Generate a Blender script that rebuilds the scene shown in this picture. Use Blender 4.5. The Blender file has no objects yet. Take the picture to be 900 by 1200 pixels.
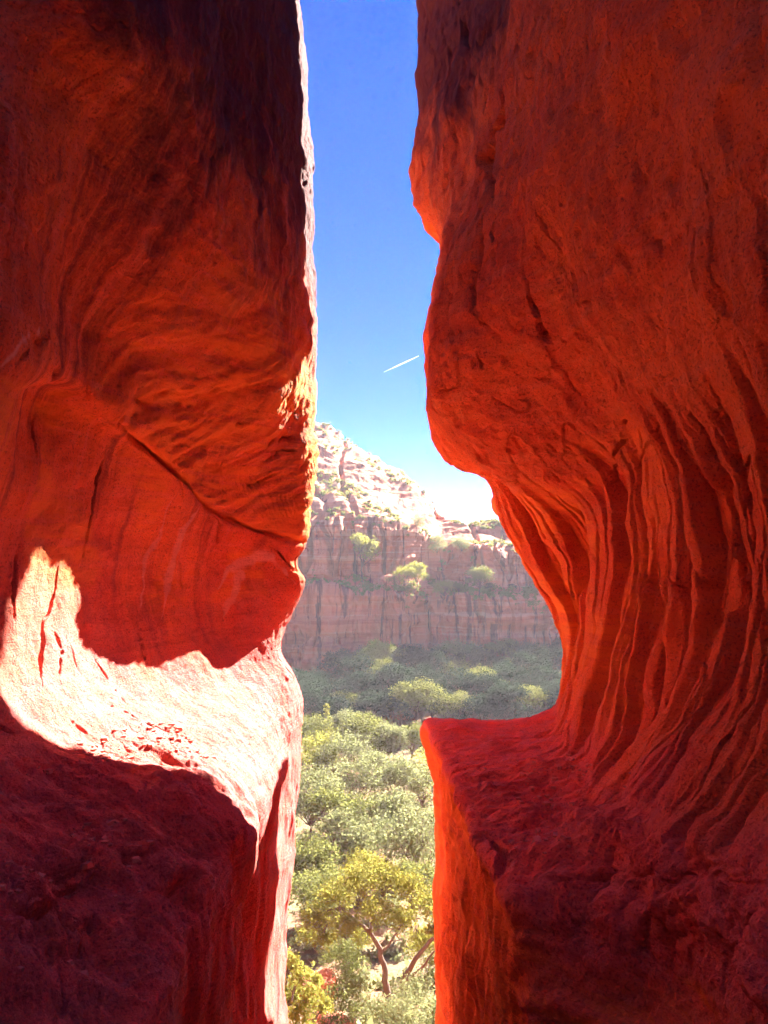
import bpy, bmesh, math, random
import numpy as np
from mathutils import Vector
R = math.radians
sc = bpy.context.scene
COL = sc.collection

# ------------------------------------------------------------------ camera, sky, sun, exposure
PITCH = 2.64
cam_d = bpy.data.cameras.new("camera")
cam = bpy.data.objects.new("camera", cam_d); COL.objects.link(cam)
cam.location = (0, 0, 0)
cam.rotation_euler = (R(90 + PITCH), 0, 0)
cam_d.sensor_fit = 'VERTICAL'; cam_d.sensor_height = 36.0; cam_d.lens = 36.0 * 866 / 1200
cam_d.clip_start = 0.05; cam_d.clip_end = 6000
sc.camera = cam

SUN_AZ, SUN_EL = 36.0, 32.5
SUN_W, SKY_W, EXPO = 2.2, 0.08, 4.72
world = bpy.data.worlds.new("World"); sc.world = world
world.use_nodes = True
wn = world.node_tree; wn.nodes.clear()
sky = wn.nodes.new("ShaderNodeTexSky"); sky.sky_type = 'NISHITA'; sky.sun_disc = False
sky.sun_elevation = R(SUN_EL); sky.sun_rotation = R(SUN_AZ)
sky.altitude = 2500; sky.air_density = 0.6; sky.dust_density = 0.0; sky.ozone_density = 4.0
wbg = wn.nodes.new("ShaderNodeBackground"); wbg.inputs[1].default_value = SKY_W
wout = wn.nodes.new("ShaderNodeOutputWorld")
whs = wn.nodes.new("ShaderNodeHueSaturation"); whs.inputs["Saturation"].default_value = 1.6; whs.inputs["Hue"].default_value = 0.517; whs.inputs["Value"].default_value = 0.178
wn.links.new(sky.outputs[0], whs.inputs["Color"]); wn.links.new(whs.outputs[0], wbg.inputs[0]); wn.links.new(wbg.outputs[0], wout.inputs[0])

sun_d = bpy.data.lights.new("sun", 'SUN'); sun_d.energy = SUN_W; sun_d.angle = R(0.5); sun_d.color = (1.0, 0.95, 0.88)
sun = bpy.data.objects.new("sun", sun_d); COL.objects.link(sun)
SUNV = Vector((math.sin(R(SUN_AZ)) * math.cos(R(SUN_EL)), math.cos(R(SUN_AZ)) * math.cos(R(SUN_EL)), math.sin(R(SUN_EL))))
sun.rotation_euler = SUNV.to_track_quat('Z', 'Y').to_euler(); sun.location = SUNV * 60

HAZE = 0.00031
vs = sc.view_settings
sc.display_settings.display_device = 'sRGB'
vs.view_transform = 'Standard'; vs.look = 'None'; vs.exposure = EXPO; vs.gamma = 1.0; vs.use_curve_mapping = False
cy = sc.cycles
cy.use_denoising = True
try: cy.denoiser = 'OPENIMAGEDENOISE'; cy.denoising_input_passes = 'RGB_ALBEDO_NORMAL'
except Exception: pass
cy.use_adaptive_sampling = True; cy.adaptive_threshold = 0.03
cy.max_bounces = 10; cy.diffuse_bounces = 8; cy.glossy_bounces = 3; cy.transmission_bounces = 4
cy.transparent_max_bounces = 8; cy.volume_bounces = 0
cy.sample_clamp_indirect = 6.0

# ------------------------------------------------------------------ helpers
_cp, _sp = math.cos(R(PITCH)), math.sin(R(PITCH))
def at(px, row, y):
    """point at depth y that stands at that place of the view"""
    dx, dz = (px - 450) / 866.0, (600 - row) / 866.0
    vy = _cp - dz * _sp; vz = _sp + dz * _cp
    k = y / vy
    return (dx * k, y, vz * k)

def prop(o, label=None, cat=None, group=None, kind=None):
    if label: o["label"] = label
    if cat: o["category"] = cat
    if group: o["group"] = group
    if kind: o["kind"] = kind
    return o

def empty(name, loc, label=None, cat=None, group=None, rz=0.0, sc_=1.0):
    o = bpy.data.objects.new(name, None); COL.objects.link(o)
    o.location = loc; o.rotation_euler = (0, 0, rz); o.scale = (sc_,) * 3
    o.empty_display_size = 0.2
    return prop(o, label, cat, group)

def mesh_obj(name, V, F, mat, parent=None, smooth=True, uv=None):
    """V (n,3), F (m,4) or (m,3) index arrays -> one mesh object"""
    V = np.ascontiguousarray(V, dtype=np.float32); F = np.ascontiguousarray(F, dtype=np.int32)
    me = bpy.data.meshes.new(name)
    n, k = F.shape
    me.vertices.add(len(V)); me.vertices.foreach_set("co", V.ravel())
    me.loops.add(n * k); me.loops.foreach_set("vertex_index", F.ravel())
    me.polygons.add(n); me.polygons.foreach_set("loop_start", np.arange(0, n * k, k, dtype=np.int32))
    me.polygons.foreach_set("use_smooth", np.full(n, smooth))
    if uv is not None:
        l = me.uv_layers.new(name="flow")
        l.data.foreach_set("uv", np.ascontiguousarray(uv[F.ravel()], dtype=np.float32).ravel())
    me.update(calc_edges=True); me.validate()
    if mat: me.materials.append(mat)
    o = bpy.data.objects.new(name, me); COL.objects.link(o)
    if parent: o.parent = parent
    return o

def _hash(ix, iy, iz, seed):
    h = (ix.astype(np.uint32) * np.uint32(374761393) + iy.astype(np.uint32) * np.uint32(668265263)
         + iz.astype(np.uint32) * np.uint32(2147483647) + np.uint32((seed * 974711) & 0xffffffff))
    h = (h ^ (h >> np.uint32(13))) * np.uint32(1274126177)
    h = (h ^ (h >> np.uint32(16))) * np.uint32(2246822519)
    return h ^ (h >> np.uint32(13))

_G = np.array([(1,1,0),(-1,1,0),(1,-1,0),(-1,-1,0),(1,0,1),(-1,0,1),(1,0,-1),(-1,0,-1),(0,1,1),(0,-1,1),(0,1,-1),(0,-1,-1),
               (1,1,0),(-1,1,0),(0,-1,1),(0,-1,-1)], dtype=np.float32)
def noise(P, seed=0):
    """gradient noise of (n,3) points, about -1..1"""
    P = np.asarray(P, dtype=np.float32)
    I = np.floor(P).astype(np.int64); f = P - I
    u = f * f * f * (f * (f * 6 - 15) + 10)
    out = np.zeros(len(P), dtype=np.float32)
    for a in (0, 1):
        for b in (0, 1):
            for c in (0, 1):
                g = _G[_hash(I[:,0]+a, I[:,1]+b, I[:,2]+c, seed) & np.uint32(15)]
                d = g[:,0]*(f[:,0]-a) + g[:,1]*(f[:,1]-b) + g[:,2]*(f[:,2]-c)
                w = (u[:,0] if a else 1-u[:,0]) * (u[:,1] if b else 1-u[:,1]) * (u[:,2] if c else 1-u[:,2])
                out += w * d
    return out * 1.4

def fbm(P, octv=4, seed=0, gain=0.5):
    s = 0; a = 1.0; P = np.asarray(P, dtype=np.float32)
    for i in range(octv):
        s = s + a * noise(P * (2.03 ** i) + 17.3 * i, seed + i); a *= gain
    return s

def ridged(P, octv=3, seed=0):
    s = 0; a = 1.0
    for i in range(octv):
        s = s + a * (1 - np.abs(noise(P * (2.07 ** i) + 9.1 * i, seed + i)) * 2); a *= 0.5
    return s

def sstep(a, b, x):
    t = np.clip((x - a) / (b - a), 0, 1); return t * t * (3 - 2 * t)

def bump01(a, b, c, d, x):
    return sstep(a, b, x) * (1 - sstep(c, d, x))

def pchip(xk, yk, x):
    """monotone cubic through (xk, yk[...]) sampled at x; yk is (k, m)"""
    xk = np.asarray(xk, float); yk = np.asarray(yk, float)
    h = np.diff(xk); dl = np.diff(yk, axis=0) / h[:, None]
    d = np.zeros_like(yk)
    w1 = (2 * h[1:] + h[:-1])[:, None]; w2 = (h[1:] + 2 * h[:-1])[:, None]
    with np.errstate(divide='ignore', invalid='ignore'):
        m = (w1 + w2) / (w1 / dl[:-1] + w2 / dl[1:])
    d[1:-1] = np.where(dl[:-1] * dl[1:] > 0, m, 0)
    d[0] = dl[0]; d[-1] = dl[-1]
    i = np.clip(np.searchsorted(xk, x) - 1, 0, len(xk) - 2)
    t = ((x - xk[i]) / h[i])[:, None]; hh = h[i][:, None]
    return ((2*t**3 - 3*t**2 + 1) * yk[i] + (t**3 - 2*t**2 + t) * hh * d[i]
            + (-2*t**3 + 3*t**2) * yk[i+1] + (t**3 - t**2) * hh * d[i+1])

def catmull(yk, x):
    """centripetal-ish Catmull-Rom with unit knots, yk (k,m)"""
    yk = np.asarray(yk, float); k = len(yk)
    i = np.clip(np.floor(x).astype(int), 0, k - 2); t = (x - i)[:, None]
    p0 = yk[np.maximum(i-1, 0)]; p1 = yk[i]; p2 = yk[i+1]; p3 = yk[np.minimum(i+2, k-1)]
    m1 = (p2 - p0) * 0.42; m2 = (p3 - p1) * 0.42
    l = np.linalg.norm(p2 - p1, axis=1)[:, None] + 1e-6      # keep long neighbours from bending short spans
    def cap(m): 
        n = np.linalg.norm(m, axis=1)[:, None] + 1e-9
        return m * np.minimum(1, 1.3 * l / n)
    m1 = cap(m1); m2 = cap(m2)
    return (2*t**3-3*t**2+1)*p1 + (t**3-2*t**2+t)*m1 + (-2*t**3+3*t**2)*p2 + (t**3-t**2)*m2

def normals(P):
    du = np.gradient(P, axis=0); dv = np.gradient(P, axis=1)
    n = np.cross(du, dv); return n / (np.linalg.norm(n, axis=2, keepdims=True) + 1e-9)

def grid_faces(nu, nv, flip=False):
    i = np.arange(nu * nv).reshape(nu, nv)
    a, b, c, d = i[:-1, :-1], i[1:, :-1], i[1:, 1:], i[:-1, 1:]
    F = np.stack([a, b, c, d] if not flip else [a, d, c, b], axis=-1)
    return F.reshape(-1, 4)

# ------------------------------------------------------------------ materials
class NT:
    def __init__(s, name):
        s.m = bpy.data.materials.new(name); s.m.use_nodes = True; s.t = s.m.node_tree; s.t.nodes.clear()
        s.out = s.n("ShaderNodeOutputMaterial")
    def n(s, typ, **kw):
        x = s.t.nodes.new(typ)
        for k, v in kw.items(): setattr(x, k, v)
        return x
    def l(s, a, b): s.t.links.new(a, b)
    def val(s, sock, v):
        if hasattr(v, "is_linked") or hasattr(v, "links"): s.l(v, sock)
        else: sock.default_value = v
    def noise(s, vec, scale, detail=4, rough=0.55, dist=0.0):
        x = s.n("ShaderNodeTexNoise"); s.l(vec, x.inputs["Vector"])
        x.inputs["Scale"].default_value = scale; x.inputs["Detail"].default_value = detail
        x.inputs["Roughness"].default_value = rough; x.inputs["Distortion"].default_value = dist
        return x.outputs["Fac"]
    def mapping(s, vec, scale=(1,1,1), rot=(0,0,0), loc=(0,0,0)):
        x = s.n("ShaderNodeMapping"); s.l(vec, x.inputs[0])
        x.inputs["Scale"].default_value = scale; x.inputs["Rotation"].default_value = rot; x.inputs["Location"].default_value = loc
        return x.outputs[0]
    def ramp(s, fac, a, b, lo=0.0, hi=1.0):
        x = s.n("ShaderNodeMapRange"); x.interpolation_type = 'SMOOTHSTEP'; s.l(fac, x.inputs[0])
        x.inputs[1].default_value = a; x.inputs[2].default_value = b; x.inputs[3].default_value = lo; x.inputs[4].default_value = hi
        return x.outputs[0]
    def math(s, op, a, b=0.0):
        x = s.n("ShaderNodeMath", operation=op); s.val(x.inputs[0], a); s.val(x.inputs[1], b); return x.outputs[0]
    def mix(s, fac, a, b):
        x = s.n("ShaderNodeMix", data_type='RGBA'); s.val(x.inputs[0], fac)
        s.val(x.inputs[6], a if not isinstance(a, tuple) else (*a, 1)); s.val(x.inputs[7], b if not isinstance(b, tuple) else (*b, 1))
        return x.outputs[2]
    def bump(s, h, strength, dist, normal=None):
        x = s.n("ShaderNodeBump"); s.l(h, x.inputs["Height"]); x.inputs["Strength"].default_value = strength; x.inputs["Distance"].default_value = dist
        if normal: s.l(normal, x.inputs["Normal"])
        return x.outputs[0]
    def principled(s, col, rough=0.85, normal=None, spec=0.25):
        p = s.n("ShaderNodeBsdfPrincipled"); s.val(p.inputs["Base Color"], col if not isinstance(col, tuple) else (*col, 1))
        s.val(p.inputs["Roughness"], rough); p.inputs["Specular IOR Level"].default_value = spec
        if normal: s.l(normal, p.inputs["Normal"])
        s.l(p.outputs[0], s.out.inputs[0]); return p

def rock_mat(name, red, deep, pale, varnish, streak=0.5, pale_amt=0.4, band=0.35, fine=1.0, tilt=(0.0, 0.0, 0.0), var_amt=0.8, pit=0.5, shade_stain=0):
    s = NT(name)
    g = s.n("ShaderNodeNewGeometry").outputs["Position"]
    uvn = s.n("ShaderNodeUVMap"); uvn.uv_map = "flow"; fl = uvn.outputs[0]
    big = s.noise(g, 0.9, 5, 0.6, 0.4)
    mid = s.noise(g, 4.5, 6, 0.65, 0.3)
    st = s.noise(s.mapping(g, (0.5, 0.5, 7.0), tilt), 1.6, 5, 0.6, 0.25)          # bedding
    stk = s.noise(s.mapping(fl, (6.0, 0.30, 1)), 1.0, 6, 0.65, 0.08)                  # run-off streaks
    stk2 = s.noise(s.mapping(fl, (2.2, 0.18, 1), loc=(3, 7, 0)), 1.0, 6, 0.62, 0.08)
    c = s.mix(s.ramp(big, 0.38, 0.62), deep, red)
    c = s.mix(s.math('MULTIPLY', s.ramp(st, 0.5, 0.68), band), c, pale)
    c = s.mix(s.math('MULTIPLY', s.ramp(st, 0.48, 0.33), band), c, deep)
    c = s.mix(s.math('MULTIPLY', s.ramp(mid, 0.56, 0.74), 0.35), c, pale)
    c = s.mix(s.math('MULTIPLY', s.math('MULTIPLY', s.ramp(stk, 0.50, 0.64), s.ramp(stk2, 0.40, 0.52)), pale_amt), c, pale)
    c = s.mix(s.math('MULTIPLY', s.math('MULTIPLY', s.ramp(stk2, 0.47, 0.60), s.ramp(stk, 0.62, 0.40)), streak), c, varnish)
    du = s.n("ShaderNodeAttribute", attribute_name="dust").outputs["Fac"]
    dc = s.mix(s.ramp(mid, .4, .62), (0.66, 0.16, 0.15), (0.78, 0.132, 0.105)); dc = s.mix(s.ramp(st, .55, .7, 0, .5), dc, (.80, .165, .12))
    dc = s.mix(s.ramp(st, .45, .34, 0, .55), dc, (.46, .10, .085))
    c = s.mix(s.math('MULTIPLY', du, .92), c, dc)
    spk = s.noise(g, 55, 3, 0.7)
    c = s.mix(s.math('MULTIPLY', s.ramp(spk, 0.53, 0.66), 0.55), c, varnish)
    c = s.mix(s.math('MULTIPLY', s.ramp(spk, 0.45, 0.32), 0.35), c, pale)
    spk2 = s.noise(g, 22, 5, 0.75); c = s.mix(s.ramp(spk2, .53, .66, 0, .4), c, deep); c = s.mix(s.ramp(spk2, .46, .34, 0, .3), c, red)
    oc = s.n('ShaderNodeAttribute', attribute_name='ochre').outputs['Fac']; c = s.mix(s.math('MULTIPLY', oc, s.ramp(st, .62, .40, .25, .9)), c, (.92, .29, .05))
    sc_ = s.n('ShaderNodeAttribute', attribute_name='scar').outputs['Fac']; c = s.mix(s.math('MULTIPLY', sc_, .85), c, (.84, .42, .30))
    h1 = s.noise(g, 9, 6, 0.72, 0.3)
    h2 = s.noise(s.mapping(g, (1.2, 1.2, 11), tilt), 3.0, 6, 0.65, 0.2)
    v = s.n("ShaderNodeTexVoronoi"); s.l(s.mapping(g, (1, 1, 1.8)), v.inputs["Vector"]); v.inputs["Scale"].default_value = 16; v.inputs["Randomness"].default_value = 1
    pits = s.math('MULTIPLY', s.ramp(v.outputs["Distance"], 0.0, 0.28), s.ramp(mid, 0.42, 0.58))
    hh = s.math('ADD', h1, s.math('MULTIPLY', h2, 0.8))
    hh = s.math('ADD', hh, s.math('MULTIPLY', pits, pit * 0.3))
    nrm = s.bump(hh, 0.8 * fine, 0.045)
    nrm = s.bump(s.noise(g, 48, 4, 0.75), 1.0 * fine, 0.026, nrm)
    if shade_stain:
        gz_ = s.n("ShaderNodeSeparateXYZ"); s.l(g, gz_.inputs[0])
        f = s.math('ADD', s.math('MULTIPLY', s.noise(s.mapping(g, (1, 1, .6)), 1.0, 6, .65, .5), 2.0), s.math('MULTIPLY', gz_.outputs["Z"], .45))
        c = s.mix(s.ramp(f, shade_stain, shade_stain + .5, 0, .88), c, (.105, .035, .04))  # varnish patches plus shade painted into the upper rock, denser with height
    s.principled(c, 0.9, nrm, 0.15)
    return s.m

RED, DEEP, PALE, VARN = (0.88, 0.215, 0.058), (0.76, 0.14, 0.045), (0.84, 0.235, 0.14), (0.19, 0.045, 0.042)
M_LEFT = rock_mat("rock_left", RED, DEEP, PALE, VARN, streak=0.75, pale_amt=0.5, tilt=(R(25), R(8), 0), shade_stain=2.05)
M_RIGHT = rock_mat("rock_right", (0.90,0.205,0.055), DEEP, (0.78,0.26,0.12), VARN, streak=0.3, pale_amt=0.15, tilt=(R(10), R(-20), 0), shade_stain=2.95)

# ------------------------------------------------------------------ the two rock walls of the crack
def loft(stations, profiles, ys, per):
    profiles = [list(q[:-1]) + [(q[-2][0] + .03 * np.sign(q[-2][0]), q[-2][1] + .9, sum(q[-2][2:]))] + [q[-1]] for q in profiles]
    per = per[:-1] + [24, 24]
    """profiles[k] is the cross-section (x, z) at depth stations[k]; returns P (nu,nv,3), rail coordinate, depth"""
    prof = np.array([[(*p, 0.0)[:3] for p in q] for q in profiles], float)                        # (k, rails, 3): x, z, extra depth
    k, r, _ = prof.shape
    vr = np.concatenate([np.linspace(i, i + 1, per[i], endpoint=False) for i in range(r - 1)] + [np.array([r - 1.0])])
    flat = pchip(stations, prof.reshape(k, -1), ys).reshape(len(ys), r, 3)
    P = np.zeros((len(ys), len(vr), 3))
    for i in range(len(ys)):
        q = catmull(flat[i], vr)
        P[i, :, 0] = q[:, 0]; P[i, :, 2] = q[:, 1]; P[i, :, 1] = ys[i] + q[:, 2]
    return P, vr

def depths(nvis, y0=2.2, y1=9.0, y2=12.0, ntail=60):
    near = np.linspace(-5, y0, 40, endpoint=False)
    vis = np.linspace(y0, y1, nvis, endpoint=False)
    return np.concatenate([near, vis, np.linspace(y1, y2, ntail)])

def build_wall(P, cuts, names, mats, parent, flip, dust, scar=None, ochre=None):
    nu, nv, _ = P.shape
    arc = np.cumsum(np.linalg.norm(np.diff(P, axis=1, prepend=P[:, :1]), axis=2), axis=1)
    arc = arc - arc[:, nv // 2][:, None]
    uv = np.stack([P[:, :, 1], arc], axis=2)
    out = []
    for (a, b), nm, m in zip(cuts, names, mats):
        Q = P[:, a:b + 1]; V = Q.reshape(-1, 3)
        out.append(mesh_obj(nm, V, grid_faces(Q.shape[0], Q.shape[1], flip), m, parent, True, uv[:, a:b + 1].reshape(-1, 2)))
        if scar is not None:
            a2 = out[-1].data.attributes.new('scar', 'FLOAT', 'POINT'); a2.data.foreach_set('value', np.ascontiguousarray(scar[:, a:b + 1].ravel(), dtype=np.float32))
        a3 = out[-1].data.attributes.new('ochre', 'FLOAT', 'POINT'); a3.data.foreach_set('value', np.ascontiguousarray(ochre[:, a:b + 1].ravel(), dtype=np.float32))
        at_ = out[-1].data.attributes.new('dust', 'FLOAT', 'POINT'); at_.data.foreach_set('value', np.ascontiguousarray(dust[:, a:b + 1].ravel(), dtype=np.float32))
    return out

def strata(P, n, freq, seed, warp=0.25):
    """stepped bedding: ledges and undercuts along the direction n"""
    n = np.array(n, float); n /= np.linalg.norm(n)
    s = P @ n + warp * fbm(P * 0.6, 3, seed) * 0.4
    q = np.stack([s * freq, 0.12 * P[:, 0] * freq * 0.3, 0.12 * P[:, 1] * freq * 0.3], axis=1)
    a = noise(q, seed + 3) + 0.55 * noise(q * 2.3 + 5, seed + 4)
    return np.tanh(a * 2.6)

def terrace(h, k, sharp=7):
    """slabby steps of the field h, k steps per unit"""
    f = h * k; i = np.floor(f); t = f - i
    return (i + 1 / (1 + np.exp(-(t - .5) * sharp * 2))) / k
def gouges(q, lines, dmax=30.0):
    """depth of hand-placed cracks; each is (width, depth, points given where they show in the view)"""
    out = np.zeros(len(q)); yc = np.maximum(q[:, 1] * _cp + q[:, 2] * _sp, .3)
    sx = 450 + 866 * q[:, 0] / yc; sy = 600 - 866 * (-q[:, 1] * _sp + q[:, 2] * _cp) / yc
    jit = 7.0 * noise(q * 3.1, 901) + 2.5 * noise(q * 9.0, 902)
    wv = .75 + .5 * noise(q * 4.0, 903)
    for w, dep, pts in lines:
        pts = np.array(pts, float); best = np.full(len(q), 1e9)
        n = len(pts) - 1
        for k in range(n):
            a, b = pts[k], pts[k + 1]; ab = b - a; L2 = (ab ** 2).sum() + 1e-9
            t = np.clip(((sx - a[0]) * ab[0] + (sy - a[1]) * ab[1]) / L2, 0, 1)
            dist = np.hypot(sx - a[0] - t * ab[0] + jit * .8, sy - a[1] - t * ab[1] + jit * .5)
            taper = np.minimum(1, 3.2 * np.minimum((k + t) / n, 1 - (k + t) / n) + .12)
            best = np.minimum(best, dist / (taper * wv + 1e-3))
        out = np.maximum(out, dep * sstep(w, w * .35, best))
    return out

def cracks(q, f, seed, w=.05):
    m = noise(q * np.asarray(f) + .25 * noise(q * 5, seed + 1)[:, None], seed)
    return sstep(w, 0, np.abs(m)) * sstep(.0, .3, noise(q * 1.1, seed + 2))

# ---- left wall: cross-sections (x, z) from the bottom of the crack to above the frame
LS = [-5, 0.5, 2.2, 3.4, 4.6, 6.0, 7.4, 8.5, 9.1, 10.0, 12.0]
def px(y, *pts): return [(at(p[0], p[1], y + sum(p[2:]))[0], at(p[0], p[1], y + sum(p[2:]))[2], float(sum(p[2:]))) for p in pts]
LP = [
 None, None,
 [(-1.05,-14),(-1.0,-5),(-.95,-2.4),(-.93,-1.95),(-1.0,-1.8),(-1.5,-1.5,.4),(-1.9,-1.1,.9),(-2.25,-.8,1.2),(-2.4,-.4,1.5),(-2.4,-.05,1.6),(-2.28,.35,1.6),(-2.15,.84,1.6),(-2.1,1.02,1.6),(-2.03,1.5,1.4),(-2.1,2.1,1.1),(-2.7,3.0,.8),(-4.2,4.6,.4),(-9,10)],
 [(-1.05,-14),(-1.0,-5),(-.97,-2.4),(-.95,-2.0),(-1.0,-1.87)] + px(3.4,(105,1010,.3),(35,930,.8),(0,855,1.2),(-20,760,1.5),(-10,650,1.7),(20,550,1.8),(45,462,1.8)) + [(-2.2,1.2,1.74),(-2.1,1.72,1.43),(-1.76,2.6,1.1),(-1.55,3.3,.8),(-2.2,5,.4),(-7,11)],
 [(-1.05,-14),(-1.0,-5),(-.98,-2.5),(-.96,-2.06),(-1.02,-1.93)] + px(4.6,(180,940,.2),(122,888,.6),(92,835,.9),(80,760,1.2),(90,680,1.4),(115,600,1.6),(150,530,1.68)) + [(-2.08,.94,1.62),(-1.96,1.38,1.4),(-1.52,2.3,.9),(-1.35,3.3,.6),(-1.2,5.5,.3),(-4.5,11)],
 [(-1.05,-14),(-1.0,-5),(-.99,-2.5),(-.97,-2.12),(-1.02,-1.99)] + px(6.0,(278,886,.1),(230,850,.3),(203,818,.6),(190,770,.8),(195,710,1.0),(215,650,1.2),(240,600,1.3)) + [(-1.80,.5,1.28),(-1.80,.97,1.12),(-1.28,2.15,.6),(-1.12,3.9,.4),(-1.12,6,.2),(-4.5,11)],
 [(-1.08,-14),(-1.03,-5),(-1.0,-2.5),(-.98,-2.16),(-1.02,-2.03)] + px(7.4,(318,850),(298,815,.15),(281,785,.3),(275,740,.4),(280,700,.5),(293,665,.62),(310,637,.66)) + [(-1.29,.2,.63),(-1.33,.72,.5),(-.96,2.0,.3),(-.92,4.2,.2),(-1.06,6.3,.1),(-4.5,11)],
 [(-1.3,-14),(-1.18,-5.5),(-1.0,-3.4),(-.97,-2.6),(-.965,-2.1)] + px(8.5,(351,825),(340,790),(326,762),(331,738),(350,700),(357,678),(349,657)) + [(-.88,.1),(-.83,.5),(-.87,2.4),(-.83,4.3),(-1.05,6.4),(-4.5,11)],
]
LP[0] = [(q[0]*1.1, q[1]*.9, 0) for q in LP[2]]; LP[1] = [(q[0]*1.03, q[1]*.96, sum(q[2:])*.5) for q in LP[2]]
def shift(p, d): return [(q[0] + d, *q[1:]) for q in p]
LP += [shift(LP[7], -.38), shift(LP[7], -3.0), shift(LP[7], -34)]
lys = depths(760)
LPER = [14, 30, 24, 10, 14, 40, 50, 50, 50, 50, 50, 50, 14, 44, 70, 90, 90, 30]
LPER = [int(k * 1.25) for k in LPER[:17]]
PL, vL = loft(LS, LP, lys, LPER)
def carve_left(P, vr):
    nu, nv, _ = P.shape
    N = normals(P)
    if N[nu // 2, nv // 2, 0] < 0: N = -N
    q = P.reshape(-1, 3); v = np.tile(vr, nu); y = q[:, 1]
    d = 0.09 * fbm(q * np.array([.6, .45, .6]), 3, 11) + 0.018 * fbm(q * 2.2, 4, 21)
    over = sstep(11.6, 12.4, v); ledge = 1 - sstep(5.2, 7.2, v); face = 1 - sstep(3.3, 4.1, v); wall = np.clip(1 - over - ledge, 0, 1)
    lay = sstep(2.6, .7, q[:, 2] + .5 * noise(q * .8, 30)) * sstep(4.6, 6.3, y)
    d += over * lay * (0.022 * strata(q, (-.14, -.47, 1), 4.0, 31, .5) + .016 * strata(q, (-.14, -.47, 1), 11, 33, .5) + .008 * strata(q, (-.14, -.47, 1), 24, 35, .4))
    d += over * (1 - lay) * (.030 * terrace(fbm(q * np.array([1, 1.3, 1.6]), 4, 36), 4.0, 12) + .012 * fbm(q * 5, 4, 37, .6) - .010 * cracks(q, (1.6, 2.2, 1.6), 38))
    d += face * (.03 * noise(np.stack([y * 3.5, v * 0, q[:, 2] * .4], 1), 47) + .02 * fbm(q * np.array([4, 5, 1.2]), 3, 48))
    d += ledge * (1 - face) * (1 - .75 * sstep(4.8, 6.0, y)) * (-.035 * cracks(q, (1.4, 3.4, 2), 49) + 0.10 * terrace(fbm(q * np.array([.7, 1.9, 1.2]) + .3 * noise(q * 2, 40)[:, None], 4, 41), 4.5, 14) + 0.012 * ridged(q * np.array([3.0, 8.5, 6.0]), 3, 45) + .018 * fbm(q * np.array([2.5, 5, 4]), 3, 46))
    d -= gouges(q, [(7,.14,[(38,1030),(80,1022),(130,1008),(190,995),(262,978)]), (7,.12,[(12,1066),(60,1050),(90,1040)]), (8,.12,[(72,1062),(110,1062),(142,1050)]), (7,.10,[(40,1110),(90,1102),(125,1080)]), (8,.10,[(82,1156),(115,1142)]),
        (8,.12,[(128,1196),(155,1190)]), (6,.10,[(30,1000),(80,1003),(120,990)]), (7,.10,[(185,1010),(250,1000)]), (9,.12,[(195,1045),(240,1030)]),
        (3.5,.05,[(60,640),(62,690),(42,730),(40,770),(45,815)]), (3,.04,[(55,735),(65,765),(76,780)]), (3,.05,[(116,770),(135,805),(155,838)]), (3,.05,[(101,793),(128,828),(156,846)]), (3,.04,[(163,735),(170,755),(180,782)]), (2.5,.03,[(65,770),(66,800)]), (2.5,.03,[(70,825),(85,850),(110,868)]),
        (4,.05,[(148,462),(168,472),(186,474)]), (4,.07,[(310,522),(335,514),(362,511)]), (4,.07,[(298,543),(330,532),(358,524)]), (3,.05,[(262,500),(300,492)]), (3,.05,[(280,575),(330,552)]), (3,.04,[(5,432),(25,410),(48,388)])])
    d += wall * 0.012 * noise(np.stack([y * 5, v * .5, v * 0], 1), 51)
    d -= wall * 0.07 * sstep(.035, .0, np.abs(noise(np.stack([y * 1.5 + .12 * v, v * .22, v * 0 + 2], 1), 55))) * sstep(.1, .35, noise(np.stack([y * 1.7, v * .6, v * 0 + 7], 1), 56))
    sn = noise(q * 1.7, 62)
    d -= (.07 + .07 * sn) * np.exp(-((v - 11.75 - .22 * noise(q * 2.6, 63) - .06 * noise(q * 9, 64)) / (0.13 + .06 * sn)) ** 2) * sstep(5.6, 6.6, y)            # the seam under the overhang
    d += 0.007 * fbm(q * 9, 3, 61)
    fade = np.where(y > 9.3, 1.5, 1.0)
    return P + (N.reshape(-1, 3) * (d * fade)[:, None]).reshape(P.shape)
PL = carve_left(PL, vL)
def vi(vr, r): return int(np.searchsorted(vr, r - 1e-6))
t = empty("rock_wall", (-1.0, 8.0, -14), "dark red sandstone wall with an overhang above a sunlit hollow and a broad shaded ledge", "rock wall"); t["kind"] = "thing"
def rehome(objs, t):
    for o in objs:
        o.parent = t; o.matrix_parent_inverse = t.matrix_world.inverted() if False else o.matrix_parent_inverse
        me = o.data; n = len(me.vertices); co = np.zeros(n * 3, dtype=np.float32); me.vertices.foreach_get("co", co)
        co = co.reshape(-1, 3) - np.array(t.location, dtype=np.float32); me.vertices.foreach_set("co", co.ravel()); me.update()
a, b, nv = vi(vL, 5.9), vi(vL, 11.75), PL.shape[1]
DL = bump01(-2, -1, 7.2, 10.4, np.tile(vL, PL.shape[0]) + .7 * fbm(PL.reshape(-1, 3) * 1.5, 3, 71)).reshape(PL.shape[:2])
SL = gouges(PL.reshape(-1, 3), [(5,1,[(0,436),(25,412),(50,386)]), (13,.8,[(255,690),(275,668),(300,652),(322,656),(346,684)]), (7,.7,[(287,665),(272,700),(262,725)]), (7,.6,[(232,590),(205,650),(188,725)]), (4,.5,[(205,575),(170,660),(165,720)])]).reshape(PL.shape[:2])
q_ = PL.reshape(-1, 3); v_ = np.tile(vL, PL.shape[0])
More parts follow.
